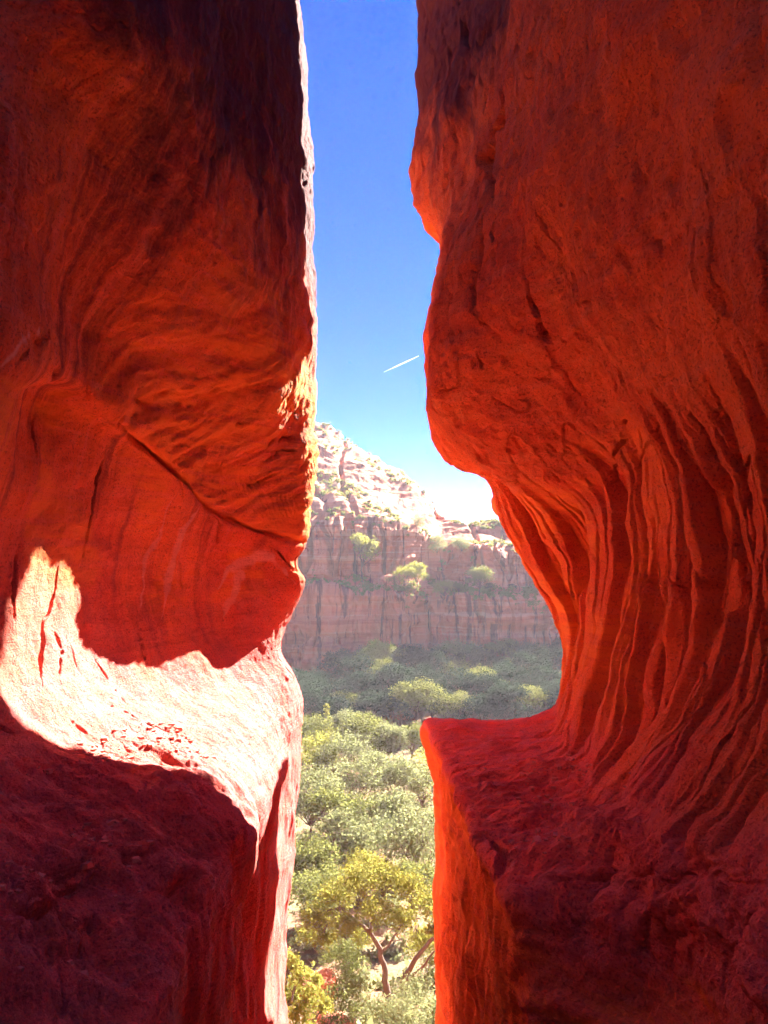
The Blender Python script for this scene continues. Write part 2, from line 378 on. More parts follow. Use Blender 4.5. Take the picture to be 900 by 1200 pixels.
OL = (sstep(11.5, 11.9, v_) * sstep(2.9, 1.3, q_[:, 2] + .7 * fbm(q_ * 1.2, 3, 81)) * sstep(5.0, 6.6, q_[:, 1]) + .75 * bump01(8.5, 9.5, 11.3, 11.7, v_) * sstep(-.15, .25, fbm(q_ * np.array([1.4, 1.4, .6]), 3, 83))).reshape(PL.shape[:2])
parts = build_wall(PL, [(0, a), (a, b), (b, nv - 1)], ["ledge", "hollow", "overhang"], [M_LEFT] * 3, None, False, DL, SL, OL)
rehome(parts, t)

# ---- right wall
RS = [-5, 0.5, 2.2, 3.4, 4.1, 4.5, 5.8, 7.2, 8.4, 8.9, 9.8, 10.4, 11.2, 11.8, 12.5]
RP = [
 None, None,
 [(1.0,-14),(1.05,-6),(1.2,-3.2),(1.35,-2.2),(1.45,-1.6),(1.48,-1.4),(1.52,-1.2),(1.8,-.9),(1.95,-.5),(2.02,0),(1.95,.55),(1.8,1.05),(1.72,1.6),(1.9,2.1),(2.4,2.7),(3.2,3.5),(4.4,5),(9,10)],
 [(.95,-14),(1.0,-6),(1.2,-3.2)] + px(3.4,(820,1200),(826,1130),(832,1060),(840,1000),(915,890),(960,780),(975,640),(950,500),(895,370),(855,220),(835,60)) + [(1.6,2.9),(2.0,3.6),(3.0,5),(7,10)],
 [(.82,-14),(.82,-6),(.83,-3.3)] + px(4.1,(652,1200),(690,1100),(735,1020),(780,970),(852,880),(892,770),(905,650),(882,520),(832,395),(785,260),(765,110)) + [(1.42,2.9),(1.5,3.7),(2.0,5.2),(5.5,11)],
 [(.79,-14),(.79,-6),(.78,-3.3),(.75,-2.3),(.77,-2.06),(1.1,-1.9)] + px(4.5,(745,950),(810,860),(845,760),(855,650),(835,530),(790,420),(740,300),(715,150)) + [(1.38,3.0),(1.36,3.8),(1.22,5.3),(4.5,11)],
 [(.70,-14),(.69,-6),(.67,-3.4),(.63,-2.2),(.66,-2.03),(1.15,-1.98)] + px(5.8,(690,915),(735,840),(757,760),(765,660),(755,560),(715,480),(660,400),(620,320),(607,220),(615,110),(630,0)) + [(4.5,11)],
 [(.64,-14),(.63,-6),(.62,-3.4),(.58,-2.2),(.60,-2.05),(1.1,-1.98)] + px(7.2,(655,868),(682,780),(692,700),(688,640),(660,600),(600,560),(545,510),(508,455),(526,300),(545,235,.3),(560,0,.4)) + [(4.5,11,.4)],
 [(.77,-14,1.5),(.75,-6,1.5),(.70,-3.6,1.4),(.50,-2.15,.1),(.53,-1.98),(1.2,-1.95)] + px(8.4,(648,838),(662,800),(663,760),(640,705),(590,622),(566,566,0),(522,540,0),(500,457,.3),(517,283,1.6),(486,236,1.1),(494,0,1.2)) + [(4.0,11,1.2)],
]
RP[0] = [(x*1.15, z*.9) for x, z in RP[2]]; RP[1] = [(x*1.05, z*.96) for x, z in RP[2]]
def out(p, d, f): return [(q[0] + d, q[1], f * sum(q[2:])) for q in p]
def out2(p, lo_d, d11, hi_d, f): return [(q[0] + (lo_d + .45 if i in (6, 7) else lo_d if 8 <= i <= 10 else d11 if i == 11 else hi_d), q[1] - (1.6 if i in (3, 4, 5) else .5 if i == 6 else 0), f * sum(q[2:])) for i, q in enumerate(p)]  # unseen outer fin of the wall, added to shade the ledge and left face
RP += [[(q[0] + (.8 if i in (11, 12, 13) else .45 if i in (6, 7) else .14), q[1] - (.45 if i in (3, 4, 5) else .12 if i == 6 else 0), *q[2:]) for i, q in enumerate(RP[8])],
       out2(RP[8], .40, .85, 2.6, .9), out2(RP[8], .50, .53, 5.0, .8), out2(RP[8], .62, .64, 9.0, .6), out2(RP[8], 3.0, 3.0, 16.0, .3), out(RP[8], 34, 0)]
rys = depths(800, 2.2, 9.0, 12.5, 120)
RPER = [int(k * 1.25) for k in [14, 30, 40, 14, 34, 50, 60, 60, 60, 60, 60, 50, 50, 50, 50, 50, 40]]
PR, vR = loft(RS, RP, rys, RPER)
def carve_right(P, vr):
    nu, nv, _ = P.shape
    N = normals(P)
    if N[nu // 2, nv // 2, 0] > 0: N = -N
    q = P.reshape(-1, 3); v = np.tile(vr, nu); y = q[:, 1]
    d = 0.07 * fbm(q * np.array([.6, .5, .6]), 3, 111) + 0.03 * fbm(q * 2.0, 4, 121)
    ledge = 1 - sstep(5.6, 6.6, v); face = (1 - sstep(3.2, 3.9, v)) * sstep(4.2, 4.5, y)
    flute = bump01(5.7, 6.5, 9.6, 11.2, v + .5 * noise(np.stack([y * 2, y * 0, v * .3], 1), 131)) * (1 - sstep(8.0, 8.6, y))
    yy = y * 1.0 + .16 * noise(np.stack([y * .8, v * .33, v * 0], 1), 133) + .03 * noise(np.stack([y * 3, v * 1.1, v * 0], 1), 134)
    f1 = noise(np.stack([yy * 5.6, v * .16, v * 0], 1), 135)
    f2 = noise(np.stack([yy * 13, v * .22, v * 0 + 4], 1), 136)
    groove = sstep(-.10, -.22, f1) * .16 + sstep(-.12, -.24, f2) * .08 + sstep(.15, -.2, f1) * .03
    d -= flute * (groove * (0.6 + .6 * noise(np.stack([y * 1.5, v * .5, v * 0], 1), 137)) - .02)
    up = sstep(10.0, 11.5, v)
    d += up * (.032 * terrace(fbm(q * np.array([1, 1.4, 1]), 4, 141), 4.0, 12) + .012 * fbm(q * 5, 4, 142, .6) - .03 * cracks(q, (1.7, 2.4, 1.5), 145))
    pit = np.maximum(0, noise(q * np.array([6, 8, 4.0]) + .4 * noise(q * 3, 144)[:, None], 143) - .42)
    d -= up * .10 * np.minimum(pit, .3)
    d -= gouges(q, [(6,.15,[(535,0),(545,40),(554,72)]), (5,.13,[(524,48),(526,104)]), (7,.2,[(592,78),(585,130),(575,165),(568,190),(571,235),(582,292)]), (6,.16,[(562,250),(560,300),(556,340),(563,384)]), (6,.16,[(624,343),(632,388),(642,410)]),
        (3,.07,[(828,203),(827,232)]), (3.5,.07,[(698,473),(716,498),(722,525),(710,560),(702,577)]), (3,.08,[(766,503),(745,535),(737,567)]), (6,.15,[(806,472),(820,510),(836,560),(841,640),(846,740),(836,806)]), (6,.15,[(831,503),(851,550),(861,640),(863,745)]),
        (5,.14,[(887,518),(874,560),(884,590),(882,645)]), (5,.14,[(753,625),(757,700),(750,770),(733,855)]), (4,.12,[(782,610),(791,700),(785,770),(757,860)]), (5,.13,[(812,650),(815,730),(806,800),(775,880)]), (5,.13,[(893,640),(890,760),(862,860),(815,945)]),
        (2.5,.05,[(643,553),(657,567)]), (2.5,.05,[(566,504),(571,527)]), (2.5,.05,[(589,529),(599,544)]), (2.5,.05,[(639,519),(649,536)]), (2.5,.05,[(735,405),(746,418)]), (2.5,.05,[(617,578),(626,585)]), (3,.05,[(560,410),(566,440)]),
        (8,.10,[(570,985),(592,1005),(580,1040)]), (5,.08,[(640,1040),(690,1020),(745,1010)]), (3,.06,[(600,905),(650,900)]), (3,.06,[(560,930),(640,935),(700,925)]), (4,.07,[(735,1120),(760,1060),(780,1045)]), (4,.07,[(850,1130),(880,1060)]), (3,.06,[(590,960),(660,975),(740,965)])])
    d += face * 1.5 * (.03 * noise(np.stack([y * 4.5, v * 0, q[:, 2] * .5], 1), 158) + .02 * terrace(fbm(q * np.array([1, 2.5, 1.2]), 3, 150), 3, 12) - .03 * cracks(q, (1, 4, .8), 146) + .018 * fbm(q * np.array([6, 8, 1.2]), 3, 159))
    d += ledge * (1 - face) * (1 - .6 * sstep(6, 7.5, y)) * (0.03 * strata(q, (-.12, .1, 1), 5.5, 151, .5) + 0.012 * ridged(q * np.array([4, 7, 7]), 3, 155) + .08 * terrace(fbm(q * np.array([.9, 1.7, 1.3]), 4, 156), 4.5, 14) - .035 * cracks(q, (1.6, 3.0, 2), 149) + .025 * fbm(q * np.array([3, 4, 5]), 3, 157))
    d += 0.007 * fbm(q * 9, 3, 161)
    return P + (N.reshape(-1, 3) * d[:, None]).reshape(P.shape)
PR = carve_right(PR, vR)
t = empty("rock_wall", (1.0, 8.0, -14), "glowing orange red sandstone wall with vertical flutes curving onto a square-edged ledge", "rock wall"); t["kind"] = "thing"
a, b, nv = vi(vR, 6.0), vi(vR, 10.8), PR.shape[1]
DR = (bump01(3.2, 3.9, 5.6, 7.0, np.tile(vR, PR.shape[0]) + .5 * fbm(PR.reshape(-1, 3) * 1.5, 3, 171))).reshape(PR.shape[:2])
DR = np.maximum(DR, (1 - sstep(5.6, 6.6, np.tile(vR, PR.shape[0]))).reshape(PR.shape[:2]) * (1 - sstep(4.1, 4.45, PR[:, :, 1])))
q_ = PR.reshape(-1, 3); v_ = np.tile(vR, PR.shape[0])
OR_ = ((1 - sstep(3.2, 3.9, v_)) * .85 + bump01(6.3, 7.3, 10, 11.5, v_) * (.25 + .75 * sstep(5, 7, q_[:, 1])) * sstep(-.5, .3, fbm(q_ * 1.3, 3, 181))).reshape(PR.shape[:2])
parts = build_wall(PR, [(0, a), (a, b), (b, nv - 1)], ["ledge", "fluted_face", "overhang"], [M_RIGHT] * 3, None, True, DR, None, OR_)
rehome(parts, t)

# ---- the rest of the cave behind and above the camera
def sheet(name, P, mat, flip=False, kind=None, label=None, cat=None, parent=None):
    o = mesh_obj(name, P.reshape(-1, 3), grid_faces(P.shape[0], P.shape[1], flip), mat, parent, True, P[:, :, :2].reshape(-1, 2))
    return prop(o, label, cat, None, kind)
def rough(P, amp, sc_, seed):
    q = P.reshape(-1, 3); N = normals(P).reshape(-1, 3)
    return P + (N * (amp * fbm(q * sc_, 5, seed))[:, None]).reshape(P.shape)
gz, gx = np.meshgrid(np.linspace(-15, 6, 90), np.linspace(-6, 6, 90), indexing='ij')
sheet("cave_back", rough(np.stack([gx, -4.6 + 0 * gx - .3 * np.cos(gz * .3), gz], 2), .3, .7, 205), M_LEFT, True, "structure")

# ------------------------------------------------------------------ ground of the canyon
GY = [-60, 5, 10, 20, 26, 33, 45, 60, 80, 110, 130, 148, 200, 1000]
GZ = [-11, -11, -11, -13.6, -17.2, -20.3, -23.0, -25.6, -27.6, -29.0, -28.4, -25.2, -23, -10]
def ground_z(x, y):
    x = np.atleast_1d(np.asarray(x, float)); y = np.atleast_1d(np.asarray(y, float))
    z = pchip(GY, np.array(GZ, float)[:, None], y)[:, 0]
    P = np.stack([x, y, 0 * x], 1)
    return z + (0.5 * fbm(P * .06, 3, 301) + .22 * fbm(P * .35, 3, 303)) * np.clip((y - 8) / 14, 0, 1) + np.clip(np.abs(x) - 60, 0, 400) * .04
def gz1(x, y): return float(ground_z([x], [y])[0])
gxs = np.concatenate([np.linspace(-1050, -40, 40, endpoint=False), np.linspace(-40, 60, 200, endpoint=False), np.linspace(60, 1050, 40)])
gys = np.concatenate([np.linspace(-60, 8, 12, endpoint=False), np.linspace(8, 60, 160, endpoint=False), np.linspace(60, 170, 110, endpoint=False), np.linspace(170, 900, 25)])
gyy, gxx = np.meshgrid(gys, gxs, indexing='ij')
gzz = ground_z(gxx.ravel(), gyy.ravel()).reshape(gxx.shape)
def soil_mat():
    s = NT("soil"); g = s.n("ShaderNodeNewGeometry").outputs["Position"]
    a = s.noise(g, .35, 6, .65); b = s.noise(g, 2.5, 6, .7)
    c = s.mix(s.ramp(a, .4, .62), (.24, .12, .068), (.17, .135, .07))
    c = s.mix(s.ramp(b, .5, .7, 0, .7), c, (.13, .12, .06))
    c = s.mix(s.ramp(b, .45, .3, 0, .5), c, (.30, .16, .10))
    s.principled(c, .95, s.bump(b, .8, .25), .1); return s.m
sheet("ground", np.stack([gxx, gyy, gzz], 2), soil_mat(), True, "structure")

# ------------------------------------------------------------------ the far cliff across the canyon
CS = [-2000, -900, 0, 250, 330, 365, 400, 440, 480, 503, 520, 545, 585, 630, 670, 800, 1300, 2500]
left = lambda r7, r8, r9, r10, r11, r12, o=0, q=0: [(816,145+o),(807,149+o),(754,150.5+o),(749,152.4+o),(697,153.5+o),(685,158+o+q),(676,160+o+q),(r7,162+o+q),(r8,167+o+q),(r9,178+o),(r10,184+o),(r11,199),(r12,232),(r12+90,330),(760,420)]
right = lambda r7, r8, r9, r10, r11, r12, o=0, q=0: [(818,145+o),(810,149+o),(756,150.5+o),(751,152.2+o),(703,153.5+o),(692,158+o+q),(684,160+o+q),(r7,162+o+q),(r8,168+o+q),(r9,176+o),(r10,183+o),(r11,188+o),(r12,197+o),(r12+90,300),(760,420)]
CP = [left(560,545,520,505,470,420,20), left(580,570,550,535,480,440,6), left(600,590,565,545,505,470,2), left(608,596,572,556,515,485,0), left(610,597,574,558,518,490,0),
      left(612,596,574,560,520,496,0), left(613,600,579,566,531,511,-1), left(615,603,590,580,549,533,-1), left(620,611,604,597,571,561,0), left(630,622,616,610,592,584,3,4),
      right(642,636,631,627,615,602,3,5), right(641,635,631,628,613,606,1), right(642,637,633,630,620,611,0), right(648,641,636,630,622,616,-1), right(645,638,632,625,618,612,0), right(640,630,620,610,605,600,0),
      left(600,590,570,560,540,520,0), left(600,590,570,560,540,520,20)]
cpx = np.concatenate([np.linspace(-2000, 300, 70, endpoint=False), np.linspace(300, 690, 620, endpoint=False), np.linspace(690, 2500, 70)])
CPER = [8, 80, 8, 80, 20, 8, 90, 16, 40, 20, 60, 60, 10, 6]
prof = pchip(CS, np.array(CP, float).reshape(len(CS), -1), cpx).reshape(len(cpx), 15, 2)
cvr = np.concatenate([np.linspace(i, i + 1, CPER[i], endpoint=False) for i in range(14)] + [np.array([14.0])])
PC = np.zeros((len(cpx), len(cvr), 3))
for i in range(len(cpx)):
    f = np.minimum(cvr.astype(int), 13); tt = (cvr - f)
    tt = np.where(np.isin(f, (7, 8, 9, 10, 11)), tt * tt * (3 - 2 * tt) * .5 + tt * .5, tt)[:, None]
    q = prof[i][f] * (1 - tt) + prof[i][f + 1] * tt
    dx, dz = (cpx[i] - 450) / 866.0, (600 - q[:, 0]) / 866.0
    k = q[:, 1] / (_cp - dz * _sp)
    PC[i, :, 0] = dx * k; PC[i, :, 1] = q[:, 1]; PC[i, :, 2] = (_sp + dz * _cp) * k
def carve_cliff(P, vr):
    nu, nv, _ = P.shape; q = P.reshape(-1, 3); v = np.tile(vr, nu)
    x, z = q[:, 0], q[:, 2]
    wx = x + 1.2 * noise(q * .12, 401)
    low = bump01(.4, 1, 4, 4.6, v); upb = bump01(5.6, 6.2, 7, 7.8, v); dome = sstep(7.5, 8.5, v)
    blk = np.tanh(noise(np.stack([wx * .11, z * .012, 0 * x + .3], 1), 403) * 4) * 1.5 + np.tanh(noise(np.stack([wx * .3, z * .04 + 4, 0 * x], 1), 405) * 4) * .8 + .3 * np.tanh(noise(np.stack([wx * .9, z * .1 + 4, 0 * x], 1), 406) * 4)
    crack = -sstep(.10, .0, np.abs(noise(np.stack([wx * .16, z * .02, 0 * x + 2], 1), 407))) * 3.2 - sstep(.07, .0, np.abs(noise(np.stack([wx * .5, z * .05, 0 * x + 6], 1), 409))) * 1.6
    stp = np.tanh(noise(np.stack([0 * x + x * .02, z * .35, 0 * x], 1), 411) * 4) * .9 + np.tanh(noise(np.stack([x * .05, z * 1.0, 0 * x], 1), 413) * 3) * .25
    d = (low + upb) * (blk + crack + stp) + .4 * fbm(q * .2, 4, 415)
    s_ = z - .10 * x + 2.5 * noise(q * .03, 418)
    d += dome * (2.2 * fbm(q * np.array([.035, .03, .05]), 2, 417) + .5 * np.tanh(noise(np.stack([x * .012, s_ * .22, 0 * x], 1), 419) * 4) + .2 * np.tanh(noise(np.stack([x * .03, s_ * .7, 0 * x], 1), 420) * 4) + .15 * fbm(q * .25, 3, 422)
                 - 1.2 * sstep(.05, 0, np.abs(noise(np.stack([x * .045 + .02 * z, z * .02, 0 * x], 1), 421))))
    d *= np.clip((14 - v) / 2, 0, 1)
    # push outward: towards the viewer on faces, upwards on benches
    N = normals(P).reshape(-1, 3); N = np.where((N[:, 1] > 0)[:, None] & (np.abs(N[:, 1]) > .3)[:, None], -N, N); N = np.where((N[:, 2] < -.3)[:, None], -N, N)
    return P + (N * d[:, None]).reshape(P.shape)
PC = carve_cliff(PC, cvr)
def cliff_mat():
    s = NT("cliff_rock"); g = s.n("ShaderNodeNewGeometry").outputs["Position"]
    st = s.noise(s.mapping(g, (.02, .02, .55)), 1.0, 6, .65, .1); big = s.noise(g, .09, 5, .6)
    stk = s.noise(s.mapping(g, (.75, .15, .045)), 1.0, 5, .6, .6)
    c = s.mix(s.ramp(big, .4, .6), (0.444, 0.141, 0.070), (0.503, 0.185, 0.104))
    c = s.mix(s.ramp(st, .52, .62, 0, .8), c, (0.533, 0.281, 0.185)); c = s.mix(s.ramp(st, .46, .36, 0, .6), c, (0.311, 0.081, 0.052))
    c = s.mix(s.ramp(stk, .53, .64, 0, .85), c, (.10, .05, .045)); c = s.mix(s.ramp(stk, .42, .32, 0, .3), c, (0.533, 0.281, 0.185))
    h = s.noise(g, .9, 8, .7)
    s.principled(c, .92, s.bump(s.math('ADD', h, s.math('MULTIPLY', st, 1.5)), .8, .5), .1); return s.m
M_CLIFF = cliff_mat()
ct = empty("canyon_cliff", (5, 150, -29), "hazy banded red cliff with rounded domes rising beyond the wooded canyon", "cliff"); ct["kind"] = "thing"
def cv(r): return int(np.searchsorted(cvr, r - 1e-6))
cl = []
for nm, (r0, r1) in (("lower_band", (0, 5)), ("upper_band", (5, 8)), ("dome_slope", (8, 14))):
    Q = PC[:, cv(r0):cv(r1) + 1]
    cl.append(mesh_obj(nm, Q.reshape(-1, 3), grid_faces(Q.shape[0], Q.shape[1], True), M_CLIFF, ct, True))
rehome(cl, ct)

# ------------------------------------------------------------------ trees
def tube(pts, rad, k=6):
    pts = np.array(pts, float); n = len(pts); V = []
    for i in range(n):
        t_ = pts[min(i + 1, n - 1)] - pts[max(i - 1, 0)]; t_ /= np.linalg.norm(t_) + 1e-9
        a = np.cross(t_, (0.3, 1, 0.1)); a /= np.linalg.norm(a) + 1e-9; b = np.cross(t_, a)
        for j in range(k):
            w = 2 * math.pi * j / k; V.append(pts[i] + rad[i] * (math.cos(w) * a + math.sin(w) * b))
    F = [[i*k + j, i*k + (j+1) % k, (i+1)*k + (j+1) % k, (i+1)*k + j] for i in range(n - 1) for j in range(k)]
    return np.array(V), np.array(F)
def merge(L):
    V = []; F = []; o = 0
    for v, f in L: V.append(v); F.append(f + o); o += len(v)
    return np.concatenate(V), np.concatenate(F)
def limb(p0, p1, r0, r1, rng, n=6, wob=.12):
    p0 = np.array(p0, float); p1 = np.array(p1, float); L = np.linalg.norm(p1 - p0); t_ = np.linspace(0, 1, n)
    P = p0 + (p1 - p0) * t_[:, None]; P[1:-1] += rng.normal(0, wob * L, (n - 2, 3)) * .5; P[:, 2] += np.sin(t_ * math.pi) * L * .06
    return P, r0 + (r1 - r0) * t_
def leaves(C, size, rng, up=.5):
    n = len(C); N = rng.normal(0, 1, (n, 3)); N[:, 2] = np.abs(N[:, 2]) + up; N /= np.linalg.norm(N, axis=1)[:, None]
    A = np.cross(N, rng.normal(0, 1, (n, 3))); A /= np.linalg.norm(A, axis=1)[:, None]; B = np.cross(N, A)
    s_ = size * rng.uniform(.6, 1.3, (n, 1)); w = s_ * rng.uniform(.4, .65, (n, 1))
    V = np.stack([C - A * s_, C + B * w + A * s_ * .1, C + A * s_, C - B * w - A * s_ * .05], 1).reshape(-1, 3)
    return V, np.arange(4 * n).reshape(-1, 4)
def crown_points(lobes, n, rng, shell=.55):
    vol = np.array([l[3] * l[4] for l in lobes]); vol = vol / vol.sum(); out = []
    for (x, y, z, rx, rz), w in zip(lobes, vol):
        m = max(4, int(n * w / 7)); d = rng.normal(0, 1, (m, 3)); d /= np.linalg.norm(d, axis=1)[:, None]
        d[:, 2] = np.where((d[:, 2] < -.25) & (rng.random(m) < .7), -d[:, 2], d[:, 2])
        r = (shell + (1 - shell) * rng.random(m)) * (1 + .16 * rng.normal(0, 1, m))
        c = np.array([x, y, z]) + d * r[:, None] * np.array([rx, rx, rz])
        out.append((c[:, None, :] + rng.normal(0, .13 * rx, (m, 7, 3))).reshape(-1, 3))
    return np.concatenate(out)
def make_tree(seed, h=1.0, w=1.0, nl=9, n=3000, leaf=.03, base=.35, conic=False, trunk_r=.022, lean=0.0, sub=2):
    """unit tree (height h, crown width w) -> trunk mesh, crown mesh"""
    rng = np.random.default_rng(seed); lobes = []
    for i in range(nl):
        a = 2 * math.pi * (i / nl + rng.random() * .12) * 1.618 * 2; f = (i + .5) / nl
        if conic:
            z = h * (base + (1 - base) * f * .9); r = w * .5 * (1 - f) ** .8
            lobes.append((math.cos(a) * r * .4, math.sin(a) * r * .4, z, max(.06, r * .75), h * .13))
        else:
            z = h * (base + (1 - base) * (.18 + .66 * rng.random())); e = 1 - abs((z / h - base) / (1 - base) - .35) * .9
            r = w * .36 * e * math.sqrt(rng.random() * .8 + .2); s_ = w * rng.uniform(.15, .25)
            lobes.append((math.cos(a) * r + lean * z, math.sin(a) * r, z, s_, s_ * .75))
    T = []; fork = np.array([lean * base * h * .5 + rng.normal(0, .02), rng.normal(0, .02), h * base * .75])
    P, rr = limb((0, 0, -.06 * h), fork, trunk_r * h, trunk_r * h * .75, rng, 7, .06); T.append(tube(P, rr, 7))
    for l in lobes:
        e = np.array(l[:3]); P, rr = limb(fork if not conic else (0, 0, e[2] * .8), e, trunk_r * h * .5, trunk_r * h * .12, rng, 6, .1); T.append(tube(P, rr, 5))
        for _ in range(sub):
            q = e + rng.normal(0, 1, 3) * np.array([l[3], l[3], l[4]]) * .7
            P2, r2 = limb(P[3], q, trunk_r * h * .22, trunk_r * h * .05, rng, 5, .1); T.append(tube(P2, r2, 4))
    if conic: P, rr = limb((0, 0, 0), (0, 0, h * .95), trunk_r * h, trunk_r * h * .1, rng, 6, .02); T.append(tube(P, rr, 6))
    return merge(T), leaves(crown_points(lobes, n, rng), leaf, rng)
def leaf_mat(name, a, b, trans):
    s = NT(name); g = s.n("ShaderNodeNewGeometry"); oi = s.n("ShaderNodeObjectInfo")
    f = s.noise(g.outputs["Position"], 1.3, 3, .6)
    c = s.mix(s.ramp(f, .38, .62), a, b)
    hs = s.n("ShaderNodeHueSaturation"); s.l(c, hs.inputs["Color"]); s.l(s.math('ADD', s.math('MULTIPLY', oi.outputs["Random"], .5), .75), hs.inputs["Value"])
    hs.inputs["Saturation"].default_value = 1.0
    d = s.n("ShaderNodeBsdfDiffuse"); s.l(hs.outputs[0], d.inputs[0]); tr = s.n("ShaderNodeBsdfTranslucent"); tr.inputs[0].default_value = (*trans, 1)
    m = s.n("ShaderNodeMixShader"); m.inputs[0].default_value = .5; s.l(d.outputs[0], m.inputs[1]); s.l(tr.outputs[0], m.inputs[2]); s.l(m.outputs[0], s.out.inputs[0])
    return s.m
LM = dict(yellow=leaf_mat("leaf_yellow_green", (0.198,0.175,0.038), (0.144,0.144,0.034), (0.304,0.274,0.053)),
          olive=leaf_mat("leaf_olive", (0.137,0.141,0.046), (0.106,0.118,0.042), (0.220,0.220,0.061)),
          pale=leaf_mat("leaf_pale", (0.190,0.190,0.095), (0.152,0.163,0.076), (0.251,0.258,0.106)),
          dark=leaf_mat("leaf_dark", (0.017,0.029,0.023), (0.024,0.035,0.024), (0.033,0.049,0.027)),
          bright=leaf_mat("leaf_bright", (0.228,0.213,0.046), (0.167,0.182,0.046), (0.350,0.334,0.068)))
def bark_mat():
    s = NT("bark"); g = s.n("ShaderNodeNewGeometry").outputs["Position"]; f = s.noise(s.mapping(g, (6, 6, 1.5)), 3, 5, .7)
    s.principled(s.mix(f, (.07, .045, .035), (.19, .13, .10)), .95, s.bump(f, .8, .03), .1); return s.m
BARK = bark_mat()
PROTO = {}
def proto(key, **kw):
    (tv, tf), (lv, lf) = make_tree(**kw)
    a_ = mesh_obj("trunk", tv, tf, BARK); b_ = mesh_obj("crown", lv, lf, LM["olive"], smooth=False)
    PROTO[key] = (a_, b_)
    for o in (a_, b_): COL.objects.unlink(o)
proto("oak_a", seed=1, n=6460, leaf=0.0192, nl=13); proto("oak_b", seed=2, n=6120, leaf=0.0192, w=1.2, nl=15, base=.28); proto("oak_c", seed=3, n=5440, leaf=0.0185, w=.9, nl=11, base=.4, sub=3)
proto("airy", seed=4, n=3230, leaf=0.0192, w=1.0, nl=12, base=.38, sub=4); proto("cone", seed=5, n=3740, leaf=0.0192, w=.55, nl=10, base=.08, conic=True)
proto("bush", seed=6, n=4420, leaf=0.0259, w=1.5, nl=12, base=.06, trunk_r=.012); proto("bush_b", seed=7, n=3740, leaf=0.0259, w=1.35, nl=10, base=.05, trunk_r=.012)
def tree(name, key, leaf, loc, h, label, group, rz=None, wid=1.0):
    a_, b_ = PROTO[key]
    e = empty(name, loc, label, "bush" if name == "bush" else "tree", group, random.uniform(0, 6.28) if rz is None else rz)
    e.scale = (h * wid, h * wid, h)
    for src in (a_, b_):
        c = src.copy(); COL.objects.link(c); c.parent = e; c.name = src.name
        if src is b_: c.material_slots[0].link = 'OBJECT'; c.material_slots[0].material = LM[leaf]
    return e
def plant(name, key, leaf, p, y, top, label, group=None, z=None, wid=1.0, rz=None):
    x = at(p, 640, y)[0]; z0 = gz1(x, y) if z is None else z; h = at(p, top, y)[2] - z0
    return tree(name, key, leaf, (x, y, z0), max(h, .8), label, group, rz, wid)
random.seed(5)
G1 = "trees of the sunlit canyon floor"
for a_ in [
 ("oak_b","olive",372,42,1018,"round olive green tree just behind and left of the twisted trunk tree"),
 ("oak_a","olive",362,47,985,"olive tree hugging the pale left cliff edge, below mid height of the gap"),
 ("oak_c","pale",404,50,955,"grey green tree with a short dark trunk above the twisted trunk tree"),
 ("oak_b","pale",448,53,962,"broad grey green tree in the middle of the sunlit wood"),
 ("airy","pale",492,50,950,"thin pale tree with bare forked branches beside the orange ledge"),
 ("oak_a","yellow",420,45,1005,"yellow tinged tree crown rising behind the twisted trunk tree"),
 ("oak_c","olive",482,44,1010,"olive green tree behind the leaning trunk at the orange ledge"),
 ("airy","pale",418,70,888,"tall pale tree with a thin dark trunk, centre of the wood"),
 ("oak_a","pale",462,72,892,"tall pale green tree with rounded top against the shaded slope"),
 ("airy","pale",494,74,898,"sparse pale tree touching the top corner of the orange ledge"),
 ("oak_b","pale",366,66,905,"broad pale tree half hidden behind the sunlit left cliff edge"),
 ("oak_c","olive",388,60,925,"small darker olive tree among the pale trees on the left"),
 ("oak_a","pale",470,61,930,"pale green tree with dense crown right of the tall thin trunk"),
 ("oak_b","olive",436,62,935,"low olive tree filling the hollow between two pale trees"),
 ("oak_c","pale",500,58,955,"pale narrow tree against the orange ledge's edge"),
 ("oak_b","olive",362,100,838,"grey green round tree at the top left of the sunlit wood"),
 ("cone","bright",384,103,824,"pointed yellow green conifer standing above the rounded trees"),
 ("oak_a","pale",410,100,836,"rounded sage green tree right of the pointed conifer"),
 ("oak_b","olive",432,97,838,"large sage tree with dark gaps under its crown"),
 ("oak_c","pale",456,96,848,"light green tree at the edge of the shaded slope"),
 ("oak_a","olive",482,98,850,"sage tree farthest right in the top row of sunlit trees"),
 ("bush","bright",368,88,862,"bright yellow green low tree beside the left cliff edge"),
 ("oak_b","pale",398,86,862,"pale low tree in front of the rounded sage tree"),
 ("oak_c","pale",440,82,880,"small pale tree below the large sage tree with dark gaps"),
 ("bush_b","bright",503,80,882,"small bright tree peeking out beside the orange ledge top"),
]: plant("tree", a_[0], a_[1], a_[2], a_[3], a_[4], a_[5], G1)
